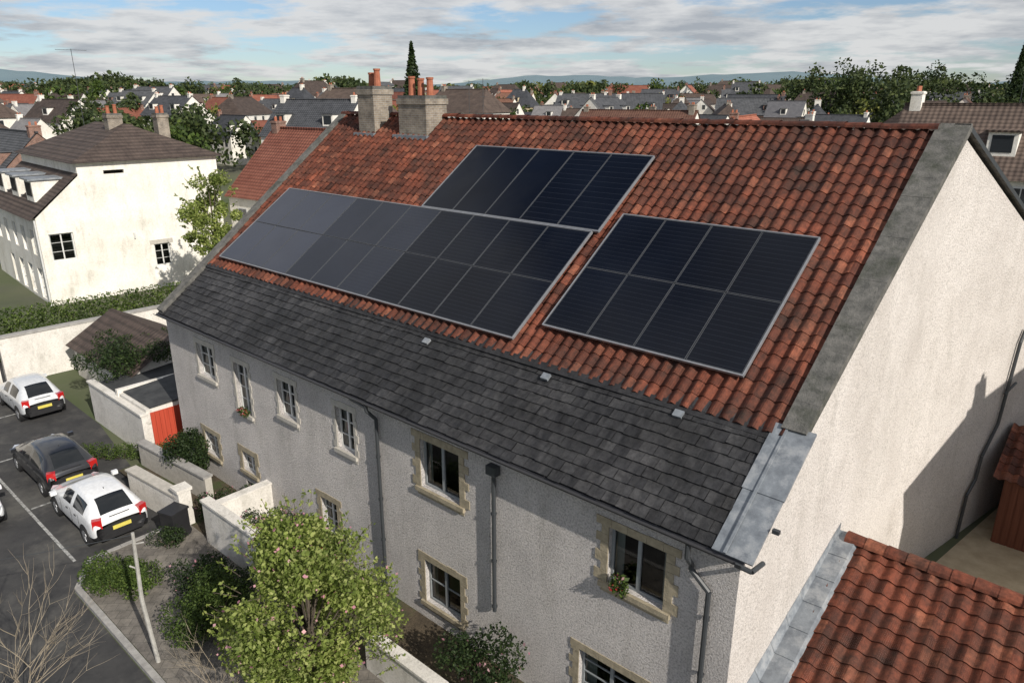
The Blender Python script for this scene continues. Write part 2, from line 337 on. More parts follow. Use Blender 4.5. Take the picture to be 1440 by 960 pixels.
for k in range(10):
    t0=-.2+11.6*k/10; t1=-.2+11.6*(k+1)/10-.006
    pris(mb,[RS(sL(t)+a,t,nn) for t,a,nn in ((t0,-.28,-.05),(t0,.12,-.05),(t1,.12,-.05),(t1,-.28,-.05),(t0,-.28,.13),(t0,.12,.13),(t1,.12,.13),(t1,-.28,.13))])
a=Vector((GX1-.2,RY,RZ+.06));b=Vector((GX2-.2,BY+.3,BZ-.09)); w=Vector((.32,0,0)); dz=Vector((0,0,.12))
mb.face([a+dz,a+w+dz,b+w+dz,b+dz],0); mb.face([a+w,b+w,b+w+dz,a+w+dz],1); mb.face([a,a+dz,b+dz,b],0); mb.face([a,b,b+w,a+w],0)
mb.obj('verge_coping',[M_concrete,M_pipe],house)
mb=MB()
strip(mb,-.30,.43,-.3,1.0,.0,.055,0); strip(mb,-.32,.45,.97,2.45,.02,.075,0); strip(mb,.16,.21,-.3,2.4,.07,.105,0)
strip(mb,.43,22.0,2.08,2.28,.03,.06,1)
for s,t in ((2.25,2.02),(5.6,1.93),(9.6,1.88)): strip(mb,s-.1,s+.1,t-.09,t+.07,.03,.10,0)
mb.obj('lead_flashing',[M_lead,M_slate],house)
mb=MB()
for k in range(6):
    f=lambda a:(-.30+math.cos(a)*.065,5.93+math.sin(a)*.065)
    (y0,z0),(y1,z1)=f(math.pi+math.pi*k/6),f(math.pi+math.pi*(k+1)/6)
    mb.face([(.15,y0,z0),(-22.15,y0,z0),(-22.15,y1,z1),(.15,y1,z1)])
mb.box((-22.1,-.24,5.84),(.1,-.005,5.93)); mb.box((-22.1,-.012,5.75),(0,-.002,5.84))
mb.obj('gutter',[M_gutter],house)
mb=MB()
mb.tube([(-9.95,-.3,5.87),(-9.95,-.3,5.72),(-9.85,-.09,5.45),(-9.85,-.09,0)],.048)
mb.tube([(-10.6,-.3,5.87),(-9.95,-.3,5.8)],.04)
mb.tube([(-5.72,-.09,5.45),(-5.72,-.09,1.75)],.05); mb.box((-5.86,-.2,5.38),(-5.58,-.02,5.6))
mb.tube([(-.85,-.3,5.87),(-.85,-.3,5.6),(-.85,-.1,5.35),(-.85,-.1,5.25),(-.48,-.1,4.95),(-.48,-.1,0)],.052)
for s in (-9.85,-5.72,-.48):
    z=.6
    while z<5:
        if not(s==-5.72 and z<1.8): mb.cyl((s,-.09,z),(s,-.09,z+.06),.066)
        z+=1.25
def gp(y,z): return (gx(y)+.09,y,z)
mb.tube([gp(15.6,6.6),gp(15.4,6.2),gp(15.1,3.6),gp(14.4,2.7),gp(14.3,1.9),gp(13.9,1.5),gp(13.8,0)],.05)
mb.tube([gp(15.1,4.6),gp(15.8,4.8)],.04); mb.tube([(.02,-.30,5.87),(.30,-.26,5.83),(.34,.1,5.83)],.045); mb.box((.36,.25,6.35),(.48,.33,6.42))
mb.obj('downpipes',[M_pipe],house)
mw=MB(); mg=MB()
def win(a,b,c,d,grey=False,nx=2,ny=1,cur=True):
    window(mg if grey else mw,(-a,0,0),(1,0,0),(0,1,0),0,a-b,c,d,nx,ny,cur=cur,fw=.05 if not grey else .06)
for i,(a,b,c,d) in enumerate(ups): win(a,b,c,d,i>=4,2,(3 if i in (1,) else 2) if i<4 else 0)
for i,(a,b,c,d) in enumerate(lows): win(a,b,c,d,i>=4,2,2 if i<4 else (1 if i==4 else 3))
mw.obj('windows_white',WM,house); mg.obj('windows_grey',WMG,house)
def quoins(mb,a,b,c,d,m,w0,w1,h,proud):
    a=-a;b=-b; z=c;k=0
    while z<d-.01:
        z1=min(z+h*random.uniform(.85,1.15),d)
        if d-z1<.08: z1=d
        w=(w1 if k%2==0 else w0)*random.uniform(.92,1.1)
        mb.box((a-w,-proud,z+.004),(a-.0,.012,z1-.004),m); mb.box((b,-proud,z+.004),(b+(w0 if k%2==1 else w1)*random.uniform(.92,1.1),.012,z1-.004),m)
        z=z1;k+=1
    x=a-w1
    while x<b+w1-.05:
        x1=min(x+random.uniform(.3,.45),b+w1)
        if b+w1-x1<.12: x1=b+w1
        mb.box((x+.003,-proud,d),(x1-.003,.012,d+random.uniform(.17,.2)),m); x=x1
    mb.box((a-w0,-proud-.06,c-.12),(b+w0,.05,c-.004),m)
    mb.box((a-w0*.8,-proud*.6,c-.24),(b+w0*.8,.012,c-.124),m)
ms=MB()
for i,(a,b,c,d) in enumerate(ups): quoins(ms,a,b,c,d,0 if i>=4 else 1,.17 if i>=4 else .1,.30 if i>=4 else .17,.22,.022)
for i,(a,b,c,d) in enumerate(lows):
    if i!=2: quoins(ms,a,b,c,d,0,.15,.24,.2,.02)
ms.obj('stone_surrounds',[M_stone,M_stone2],house)
def chimney(mb,x0,x1,y0,y1,z0,z1,npots,pot=.45):
    mb.box((x0,y0,z0),(x1,y1,z1-.32),0); mb.box((x0-.05,y0-.05,z1-.32),(x1+.05,y1+.05,z1-.12),0); mb.box((x0-.01,y0-.01,z1-.12),(x1+.01,y1+.01,z1),1)
    for k in range(npots):
        x=x0+(x1-x0)*(k+.5)/npots; y=(y0+y1)/2+random.uniform(-.1,.1); h=pot*random.uniform(.8,1.25)
        mb.cyl((x,y,z1-.02),(x,y,z1+h),.14,.115,10,2); mb.cyl((x,y,z1+h),(x,y,z1+h+.07),.14,.14,10,2)
mb=MB(); chimney(mb,-21.0,-20.0,8.35,9.3,RZ-1.3,RZ+1.15,2,.5); chimney(mb,-18.5,-16.95,8.35,9.4,RZ-1.3,RZ+.8,3,.5)
mb.box((-21.15,8.15,RZ-1.1),(-19.85,8.36,RZ-.62),3); mb.box((-18.7,8.15,RZ-1.1),(-16.75,8.36,RZ-.62),3)
mb.obj('chimneys',[M_brick,M_concrete,M_pot,M_lead],house)
def leaves(center,radii,n,size,rng,shell=.55):
    d=rng.normal(size=(n,3)); d/=np.linalg.norm(d,axis=1)[:,None]
    r=shell+(1-shell)*rng.random(n)**.7
    return np.array(center)+d*r[:,None]*np.array(radii)
def leafobj(name,pts,size,mat,rng,parent=None,M=None,aspect=.6):
    n=len(pts); a=rng.normal(size=(n,3)); a/=np.linalg.norm(a,axis=1)[:,None]
    b=rng.normal(size=(n,3)); b-=a*(a*b).sum(1)[:,None]; b/=np.linalg.norm(b,axis=1)[:,None]
    s=size*(.6+.8*rng.random(n))[:,None]
    V=np.empty((n,4,3)); V[:,0]=pts-a*s*.5; V[:,1]=pts+b*s*aspect*.5; V[:,2]=pts+a*s*.5; V[:,3]=pts-b*s*aspect*.5
    me=bpy.data.meshes.new(name); me.vertices.add(n*4); me.vertices.foreach_set('co',V.ravel())
    me.loops.add(n*4); me.loops.foreach_set('vertex_index',np.arange(n*4,dtype=np.int32))
    me.polygons.add(n); me.polygons.foreach_set('loop_start',np.arange(0,n*4,4,dtype=np.int32)); me.polygons.foreach_set('loop_total',np.full(n,4,dtype=np.int32))
    me.materials.append(mat); me.update(calc_edges=True)
    o=bpy.data.objects.new(name,me); COL.objects.link(o)
    if parent: o.parent=parent
    if M is not None: o.matrix_local=M
    return o
p1=np.vstack([leaves((-2.35,-.08,4.15),(.25,.14,.28),260,.08,RNG,.2),leaves((-16.9,-.06,3.55),(.4,.14,.16),260,.08,RNG,.2)])
leafobj('window_plants',p1,.09,LF['mid'],RNG,house)
p1=np.vstack([leaves((-2.35,-.14,4.2),(.22,.12,.25),25,.08,RNG,.2),leaves((-16.9,-.12,3.6),(.38,.12,.12),50,.08,RNG,.2)])
leafobj('window_flowers',p1,.07,M_red,RNG,house)
# ------------------------------------------------------------ SOLAR ARRAYS
def array(s0,s1,t0,t1,nc,nr,stripe=()):
    e=empty('solar_panel_array',MH); mb=MB(); NT=.19
    cw=(s1-s0)/nc; rh=(t1-t0)/nr
    for i in range(nc):
        for j in range(nr):
            a=s0+i*cw+.01; b=s0+(i+1)*cw-.01; c=t0+j*rh+.01; d=t0+(j+1)*rh-.01
            k=14 if i in stripe else 1
            n0=random.uniform(-.006,.006); n1=random.uniform(-.004,.004); fw=.016
            q=[RS(a+fw,c+fw,NT-.004+n0),RS(a+fw,d-fw,NT-.004+n1),RS(b-fw,d-fw,NT-.004-n0),RS(b-fw,c+fw,NT-.004+n0)]
            mb.face(q[::-1],(0 if s1<20 or i<4 else (3 if i<7 else 4)),uv=[(1,.5),(1,k+.5),(0,k+.5),(0,.5)] if k>1 else [(1,.2),(1,.8),(0,.8),(0,.2)])
            for (x0,x1,y0,y1) in ((a,b,c,c+fw),(a,b,d-fw,d),(a,a+fw,c+fw,d-fw),(b-fw,b,c+fw,d-fw)): strip(mb,x0,x1,y0,y1,NT-.04,NT,2)
    for (x0,x1,y0,y1) in ((s0-.03,s1+.03,t0-.035,t0-.002),(s0-.03,s1+.03,t1+.002,t1+.03),(s0-.035,s0-.002,t0,t1),(s1+.002,s1+.035,t0,t1)): strip(mb,x0,x1,y0,y1,NT-.06,NT+.006,1)
    for j in range(nr):
        for f in (.25,.75): strip(mb,s0,s1,t0+(j+f)*rh-.02,t0+(j+f)*rh+.02,.11,NT-.045,1)
    mb.obj('modules',[M_solar,M_solframe,M_sollead,M_solsheen1,M_solsheen2],e)
array(7.08,21.45,2.62,6.42,10,2,(0,1,2,3,4))
array(6.9,13.8,6.50,9.58,5,1,(0,1))
array(1.42,6.5,3.22,7.2,4,2,(0,1,2,3))
# ------------------------------------------------------------ EXTENSION
ext=empty('tiled_extension',MH)
EA=rad(21.7); EC,ES=math.cos(EA),math.sin(EA)
def EP(s,t,n=0): return Vector((s,-.7+t*EC-n*ES,1.63+t*ES+n*EC))
mb=MB(); pantiles(mb,lambda s,t,n:EP(s+.45,t,n),9.6,0,6.12,.33,.36,amp=.07,step=.04,ns=10)
mb.obj('pantile_roof',[M_tile],ext,smooth=True)
ry,rz=EP(0,6.12).y,EP(0,6.12).z
mb=MB(); x=.35
while x<10:
    q=random.random()*.6+.4; h=random.uniform(-.01,.01)
    pts=[(math.cos(math.pi*k/6)*.2,math.sin(math.pi*k/6)*.15) for k in range(7)]
    for (y0,z0),(y1,z1) in zip(pts[:-1],pts[1:]):
        mb.face([(x,ry+y0,rz+.04+z0+h),(x,ry+y1,rz+.04+z1+h),(x+.44,ry+y1*.92,rz+.04+z1*.85+h),(x+.44,ry+y0*.92,rz+.04+z0*.85+h)],0,q)
    x+=.42
mb.obj('ridge_tiles',[M_tile],ext)
mb=MB()
mb.face([(.2,-.3,-.3),(10,-.3,-.3),(10,-.3,1.6),(.2,-.3,1.6)]); mb.face([(.2,ry+.1,-.3),(10,ry+.1,-.3),(10,ry+.1,rz),(.2,ry+.1,rz)])
mb.face([(10,-.3,-.3),(10,ry+.1,-.3),(10,ry+.1,rz),(10,-.3,1.6)])
mb.obj('walls',[M_white],ext)
mb=MB()
for k in range(9):
    t0=k*.69
    a=EP(.17,t0,.10);b=EP(.56,t0,.13);c=EP(.56,t0+.72,.11);d=EP(.17,t0+.72,.08)
    mb.face([a,b,c,d]); mb.face([EP(.56,t0,.13),EP(.62,t0,.02),EP(.62,t0+.72,.02),c])
    x0=gx(max(0,a.y))+.004;x1=gx(max(0,d.y))+.004
    mb.face([(x0,a.y,a.z+.2),a,d,(x1,d.y,d.z+.2)]); mb.face([EP(.17,t0,.0),EP(.6,t0,.0),b,a])
mb.obj('lead_flashing',[M_lead],ext)
sh=empty('brown_shed',MH@Matrix.Translation((2.2,14.3,0)))
mb=MB(); mb.box((0,0,0),(4,4,2.3),0)
for k in range(20): mb.box((.02+k*.2,-.02,.02),(.18+k*.2,-.001,2.28),0); mb.box((-.02,.02+k*.2,.02),(-.001,.18+k*.2,2.28),0)
mb.obj('walls',[M_brown],sh)
mb=MB(); pantiles(mb,lambda s,t,n:Vector((s-.3,-.3+t*.92-n*.39,2.25+t*.39+n*.92)),4.6,0,2.5,.3,.34,ns=6); pantiles(mb,lambda s,t,n:Vector((4.3-s,4.3-t*.92+n*.39,2.25+t*.39+n*.92)),4.6,0,2.5,.3,.34,ns=6)
mb.face([(0,0,2.3),(0,4,2.3),(0,2,3.1)],1)
mb.obj('roof',[M_tile,M_brown],sh)
# ------------------------------------------------------------ CARS
def carpaint(name,c,rough=.3): return flat(name,c,rough,0,.5,.8)
M_cwhite=carpaint('car_paint_white',(.80,.81,.82)); M_cdark=carpaint('car_paint_dark',(.02,.021,.024)); M_csilver=carpaint('car_paint_silver',(.62,.64,.66))
M_cglass=flat('car_glass',(.012,.014,.016),.06,0,.6); M_tyre=flat('tyre',(.02,.02,.02),.9); M_rim=flat('alloy_rim',(.4,.41,.43),.3,.7)
M_tail=flat('tail_lamp',(.5,.015,.015),.15,0,.6,1); M_plate=flat('number_plate',(.7,.6,.12),.4); M_head=flat('head_lamp',(.6,.62,.65),.1,0,.8,1)
def car(name,paint,x,y,L=4.05,tall=1.0,rot=math.pi):
    e=empty(name,MH@Matrix.Translation((x,y,.01))@Matrix.Rotation(rot,4,'Z'))
    S=[(-.02,.34,.60,.74,.74,.80,.62),(.03,.26,.74,.80,.90,.98,.66),(.16,.22,.78,.85,.96,1.02,.67),(.44,.2,.80,.87,.97,1.27,.60),(.70,.2,.81,.875,.97,1.41,.565),
       (1.16,.2,.82,.885,.95,1.475,.56),(1.62,.2,.82,.885,.94,1.48,.56),(1.72,.2,.82,.885,.94,1.48,.56),(2.16,.2,.82,.885,.93,1.44,.555),(2.36,.2,.82,.885,.93,1.38,.56),(3.05,.2,.82,.88,.93,1.06,.66),
       (3.20,.2,.81,.875,.91,.98,.66),(3.70,.22,.78,.85,.80,.87,.62),(3.95,.26,.70,.78,.66,.74,.54),(4.05,.36,.56,.62,.54,.58,.44)]
    rings=[]
    for (sx,zl,wl,w,bz,tz,rw) in S:
        sx=sx*L/4.05-L/2; tz=bz+(tz-bz)*tall
        half=[(0,zl-.02),(wl,zl),(w,zl+.18),(w*1.0,(zl+bz)/2+.1),(w*.975,bz),(rw+(w-rw)*.08,tz-.07),(rw*.86,tz-.005),(0,tz+.02)]
        rings.append([(sx,yy,zz) for yy,zz in half]+[(sx,-yy,zz) for yy,zz in half[-2:0:-1]])
    vs=[p for r in rings for p in r]; n=len(rings[0]); fs=[];mi=[]
    for i in range(len(rings)-1):
        for k in range(n):
            j=(k+1)%n; fs.append((i*n+k,(i+1)*n+k,(i+1)*n+j,i*n+j)); kk=k if k<7 else n-1-k
            m=0
            if kk==4 and i in (4,5,7,8): m=1
            if kk==6 and i in (2,3,9): m=1
            if kk in (0,1): m=2
            mi.append(m)
    fs.append(tuple(range(n))[::-1]); mi.append(2); fs.append(tuple((len(rings)-1)*n+k for k in range(n))); mi.append(0)
    me=bpy.data.meshes.new('body'); me.from_pydata(vs,[],[tuple(reversed(f)) for f in fs])
    for mt in (paint,M_cglass,M_dark): me.materials.append(mt)
    me.polygons.foreach_set('material_index',mi); me.polygons.foreach_set('use_smooth',[True]*len(fs)); me.update()
    o=bpy.data.objects.new('body',me); COL.objects.link(o); o.parent=e
    sb=o.modifiers.new('s','SUBSURF'); sb.levels=2; sb.render_levels=2
    mb=MB()
    for wx in (-L/2+.68,L/2-.80):
        for sy in (-1,1):
            mb.cyl((wx,sy*.60,.33),(wx,sy*.882,.33),.375,.375,24,0); mb.cyl((wx,sy*.66,.31),(wx,sy*.893,.31),.31,.30,24,1); mb.cyl((wx,sy*.8,.31),(wx,sy*.90,.31),.20,.19,16,2)
            for k in range(5):
                mb.box((-.018,.87 if sy>0 else -.905,.03),(.018,.905 if sy>0 else -.87,.18),2,Matrix.Translation((wx,0,.31))@Matrix.Rotation(k*2*math.pi/5,4,'Y'))
    mb.obj('wheels',[M_dark,M_tyre,M_rim],e)
    mb=MB(); bx=-L/2
    for sy in (-1,1):
        mb.box((-.07,-.14,-.15),(.12,.13,.15),0,Matrix.Translation((bx+.08,sy*.66,.86))@Matrix.Rotation(sy*-.35,4,'Z'))
        mb.box((-.15,-.1,-.07),(.14,.12,.07),2,Matrix.Translation((L/2-.22,sy*.62,.66))@Matrix.Rotation(sy*-.5,4,'Z'))
        mb.box((-.06,-.09,-.06),(.07,.09,.07),3,Matrix.Translation((L/2-1.15,sy*.96,.98)))
    mb.box((bx-.045,-.27,.55),(bx-.015,.27,.67),1); mb.box((bx-.03,-.62,.28),(bx+.08,.62,.42),4); mb.box((bx+.02,-.30,.985),(bx+.05,.30,1.0),4)
    mb.box((-L/2+1.05,-.01,1.46),(-L/2+1.1,.01,1.50),4)
    o=mb.obj('lamps_and_trim',[M_tail,M_plate,M_head,paint,M_dark],e); bv=o.modifiers.new('b','BEVEL'); bv.width=.02; bv.segments=2
    mb=MB()
    for sy in (-1,1):
        for hx in (1.02,1.66,2.55): mb.box((bx+hx,sy*.886-.002,.34),(bx+hx+.012,sy*.886+.002,.93),0)
        mb.box((bx+1.2,sy*.89-.008,.80),(bx+1.34,sy*.89+.008,.83),0); mb.box((bx+1.9,sy*.89-.008,.80),(bx+2.04,sy*.89+.008,.83),0)
    mb.obj('door_gaps',[M_dark],e)
car('parked_car',M_cwhite,-20.2,-3.85); car('parked_car',M_cdark,-24.6,-3.75,4.2,1.04); car('parked_car',M_csilver,-32.3,-2.3,4.1,1.1); car('parked_car',M_cwhite,-23.75,-6.85,4.05,1.0,0)
# ------------------------------------------------------------ GROUND
def gz(r):
    if r<60: return 0.
    if r<500: return (r-60)*.022
    return 9.68+(r-500)*.004
mb=MB(); rs=[0,20,40,60,80,110,150,200,270,350,450,600,900,1400,2200,4200,9000]; na=72
for a,b in zip(rs[:-1],rs[1:]):
    for k in range(na):
        t0=2*math.pi*k/na;t1=2*math.pi*(k+1)/na
        p=lambda r,t:(r*math.cos(t),r*math.sin(t),gz(r)-.012)
        if a==0: mb.face([p(0,0),p(b,t0),p(b,t1)])
        else: mb.face([p(a,t0),p(b,t0),p(b,t1),p(a,t1)])
M_ground=var('ground_mixed',(.06,.085,.03),(.13,.125,.09),.05,.95,c3=(.06,.06,.058),s3=.02)
mb.obj('ground',[M_ground],merge=True)
def sheet(name,pts,z,mat,M=MH):
    mb=MB(); mb.face([(x,y,z) for x,y in pts]); return mb.obj(name,[mat],None,M)
sheet('road',[(14,-16),(14,-5.85),(-16.6,-5.85),(-17.6,-5.2),(-17.9,-2.4),(-28,-1.0),(-60,-.6),(-60,-16)],0.0,M_asphalt)
sheet('pavement',[(14,-5.65),(14,-2.1),(-17.7,-2.1),(-17.7,-4.9),(-16.6,-5.65)],.11,M_pave)
sheet('garden_ground',[(8,-2.1),(8,0),(-22.9,0),(-22.9,-2.2),(-17.7,-2.1)],.115,M_soil)
sheet('patio',[(.1,5.2),(14,5.2),(14,30),(-25,30),(-25,20),(2.5,20)],.02,M_patio)
mb=MB()
for a,b in (((14,-5.75),(-16.6,-5.75)),((-16.6,-5.75),(-17.75,-5.0)),((-17.8,-5.0),(-17.8,-2.3))):
    a=Vector((*a,0));b=Vector((*b,0)); d=b-a; L=d.length; d.normalize(); nn=Vector((-d.y,d.x,0)); k=0
    while k<L:
        e=min(k+.9,L)-.01; mb.box((k,-.08,0),(e,.08,.125+random.uniform(-.006,.006)),0,Matrix(((d.x,nn.x,0,a.x),(d.y,nn.y,0,a.y),(0,0,1,0),(0,0,0,1)))); k+=.9
mb.obj('kerb',[M_kerb],None,MH)
mb=MB()
def line(x0,y0,x1,y1,w=.09,z=.005):
    d=Vector((x1-x0,y1-y0,0)).normalized(); n=Vector((-d.y,d.x,0))*w/2; a=Vector((x0,y0,z));b=Vector((x1,y1,z)); mb.face([a-n,b-n,b+n,a+n])
line(-18.2,-5.3,-34,-5.3); line(-22.5,-5.2,-22.5,-2.8); line(-27.2,-5.2,-27.2,-2.5); line(-31.9,-5.2,-31.9,-1.6); line(-20,-9.6,-40,-9.6)
mb.obj('parking_lines',[M_line],None,MH)
def gwall(name,pts,h,th=.22,mat=M_whitewall,cap=M_concrete,cw=.05,z0=0):
    mb=MB()
    for (x0,y0),(x1,y1) in zip(pts[:-1],pts[1:]):
        d=Vector((x1-x0,y1-y0,0)); L=d.length; d.normalize(); n=Vector((-d.y,d.x,0))
        M=Matrix(((d.x,n.x,0,x0),(d.y,n.y,0,y0),(0,0,1,0),(0,0,0,1)))
        mb.box((-th/2,-th/2,z0),(L+th/2-.003,th/2,h),0,M); mb.box((-th/2-.02,-th/2-cw,h),(L+th/2+.02,th/2+cw,h+.07),1,M)
    o=mb.obj(name,[mat,cap],None,MH); bv=o.modifiers.new('b','BEVEL'); bv.width=.015; bv.segments=2; return o
gwall('garden_wall',[(-15.9,-2.1),(-11.9,-2.05)],1.55,cap=M_whitewall)
gwall('garden_wall',[(-15.9,-1.8),(-15.9,-.05)],1.3,cap=M_whitewall)
gwall('garden_wall',[(-7.9,-2.1),(-5.5,-2.1)],1.1,cap=M_whitewall)
gwall('stone_garden_wall',[(-20.6,-2.45),(-17.6,-2.15)],1.05,.3,M_whitewall,M_stone2)
gwall('stone_garden_wall',[(-22.6,-1.3),(-18.4,-.95)],1.0,.25,M_stone2,M_kerb)
mb=MB(); mb.box((-17.75,-2.35,0),(-17.35,-1.95,1.35)); mb.box((-17.8,-2.4,1.35),(-17.3,-1.9,1.45)); mb.obj('gate_pier',[M_whitewall],None,MH)
sd=empty('flat_roof_shed',MH); mb=MB()
mb.box((-28.6,-.95,-.1),(-23.3,-.75,1.75),0); mb.box((-28.65,-1.0,1.75),(-23.25,-.70,1.83),0)
mb.box((-25.9,-.749,-.1),(-23.3,2.5,1.95),0); mb.box((-28.6,-.749,-.1),(-25.9,2.6,1.6),0)
mb.face([(-25.85,-.6,1.99),(-23.25,-.6,1.99),(-23.25,2.55,2.2),(-25.85,2.55,2.2)],1); mb.face([(-28.6,-.6,1.64),(-25.95,-.6,1.64),(-25.95,2.6,1.9),(-28.6,2.6,1.9)],1)
mb.box((-23.3,2.3,1.95),(-23.2,2.55,2.2),0)
for k in range(7): mb.box((-23.29,-.62+k*.17,.02),(-23.262,-.46+k*.17,1.8),2)
mb.box((-26.0,-.8,1.6),(-25.8,2.6,2.1),0)
mb.obj('shed_body',[M_whitewall,M_felt,M_reddoor],sd)
R_dark=farroof('weathered_roof',(.055,.043,.038),(.12,.092,.078)); R_red=farroof('red_roof',(.22,.075,.05),(.34,.135,.09)); R_slate=farroof('slate_roof',(.045,.05,.056),(.10,.106,.118))
R_brown=farroof('brown_roof',(.13,.065,.048),(.22,.12,.085)); R_grey=farroof('grey_roof',(.15,.15,.16),(.24,.24,.245))
sb=empty('slate_outbuilding',MH@Matrix.Translation((-31.5,2.2,0)))
mb=MB(); mb.box((-3.5,-1.6,0),(3.5,2.6,1.7),0); mb.face([(-3.7,-1.9,1.6),(3.7,-1.9,1.6),(3.7,.5,3.0),(-3.7,.5,3.0)],1); mb.face([(3.7,2.9,1.6),(-3.7,2.9,1.6),(-3.7,.5,3.0),(3.7,.5,3.0)],1)
mb.face([(3.5,-1.6,1.7),(3.5,2.6,1.7),(3.5,.5,2.95)],0); mb.obj('body',[M_whitewall,R_dark],sb)
def wworld(name,a,b,h,mats,th=.3):
    d=Vector((b[0]-a[0],b[1]-a[1],0)); L=d.length; d.normalize(); n=Vector((-d.y,d.x,0)); M=Matrix(((d.x,n.x,0,a[0]),(d.y,n.y,0,a[1]),(0,0,1,0),(0,0,0,1)))
    mb=MB(); mb.box((0,-th/2,0),(L,th/2,h),0,M); mb.box((-.03,-th/2-.05,h),(L+.03,th/2+.05,h+.1),1,M); return mb.obj(name,mats)
wworld('boundary_wall',(-34,23.5),(-24.6,32.9),2.3,[M_whitewall,M_kerb]); wworld('boundary_wall',(-24.6,33.2),(-18.6,39.6),2.3,[M_whitewall,M_kerb])
wworld('boundary_wall',(-18.4,39.8),(-14.5,36.5),2.0,[M_whitewall,M_kerb])
# ------------------------------------------------------------ PLANTS
def bush(name,M,blobs,n,size,mat,flowers=0,fm=None):
    e=empty(name,M); P=[]; tot=sum(r[3]**2 for r in blobs)
    for (x,y,z,r) in blobs: P.append(leaves((x,y,z),(r,r,r*.85),int(n*r*r/tot),size,RNG,.45))
    P=np.vstack(P); P=P[P[:,2]>0.03]; leafobj('foliage',P,size,mat,RNG,e)
    mb=MB()
    for (x,y,z,r) in blobs[:6]: mb.cyl((x*.3,y*.3,0),(x,y,max(.15,z-.1)),.03,.015,6)
    mb.obj('stems',[M_bark],e)
    if flowers:
        F=np.vstack([leaves((x,y,z),(r*1.02,r*1.02,r*.9),max(3,flowers//len(blobs)),.1,RNG,.93) for x,y,z,r in blobs]); leafobj('flowers',F,size*1.0,fm,RNG,e,aspect=.9)
def rb(n,R,h,r0,r1):
    out=[]
    for _ in range(n):
        a=random.uniform(0,6.28); q=R*math.sqrt(random.random()); out.append((q*math.cos(a),q*math.sin(a),random.uniform(.3,h),random.uniform(r0,r1)))
    return out
def HM(x,y,z=.1): return Matrix.Translation(HW(x,y,z))
bush('round_bush',HM(-15.6,-4.9),rb(10,.65,.65,.4,.55),7000,.07,LF['mid'])
bush('small_shrub',HM(-16.7,-3.1),rb(5,.3,.5,.3,.4),1500,.06,LF['dark'])
bush('garden_shrub',HM(-14.0,-3.4),rb(9,.6,.8,.35,.5),3500,.07,LF['dark'],60,M_pink)
bush('dark_bush',HM(-12.0,-4.3),rb(12,.7,1.3,.45,.65),8000,.07,LF['mid'])
bush('dark_bush',HM(-12.6,-3.0),rb(8,.6,.8,.4,.5),3500,.07,LF['dark'])
bush('flower_border',HM(-14.2,-1.1),rb(12,1.1,.9,.3,.5),5000,.07,LF['dark'],260,M_pink)
bush('flower_border',HM(-12.0,-1.0),rb(10,1.0,.9,.3,.5),4000,.07,LF['mid'],160,M_red)
bush('flower_border',HM(-17.0,-1.0),rb(10,.9,.8,.3,.5),3500,.07,LF['dark'],80,M_pink)
bush('climbing_shrub',HM(-20.2,-.6),rb(12,.7,1.7,.4,.55),6000,.08,LF['dark'])
bush('low_hedge',HM(-24,-1.6,0),[(k*.5-2.4,random.uniform(-.1,.1),.35,.38) for k in range(11)],4500,.07,LF['mid'])
bush('garden_shrub',HM(-5.2,-1.2),rb(9,.7,1.6,.35,.5),3500,.08,LF['dark'],50,M_pink)
bush('garden_shrub',HM(-3.3,-.9),rb(7,.6,1.0,.3,.45),2600,.08,LF['dark'])
bush('garden_shrub',HM(-9.0,-3.0),rb(9,.9,1.2,.4,.6),4500,.08,LF['mid'])
bush('ivy_thicket',HM(-29.5,1.2,1.5),rb(16,2.0,1.2,.5,.8),8000,.10,LF['dark'])
bush('garden_shrub',HM(-26.3,4.5,0),rb(12,1.6,1.6,.5,.9),6000,.10,LF['dark'])
hp=[]
for k in range(46):
    u=k/45; hp.append(leaves((-37+20*u,27+18.5*u,1.45),(.75,.75,1.5),900,.1,RNG,.5))
H_=np.vstack(hp); H_=H_[(H_[:,2]>0)]; H_[:,2]=np.minimum(H_[:,2],2.75+RNG.normal(size=len(H_))*.05); leafobj('clipped_hedge',H_,.13,LF['mid'],RNG)
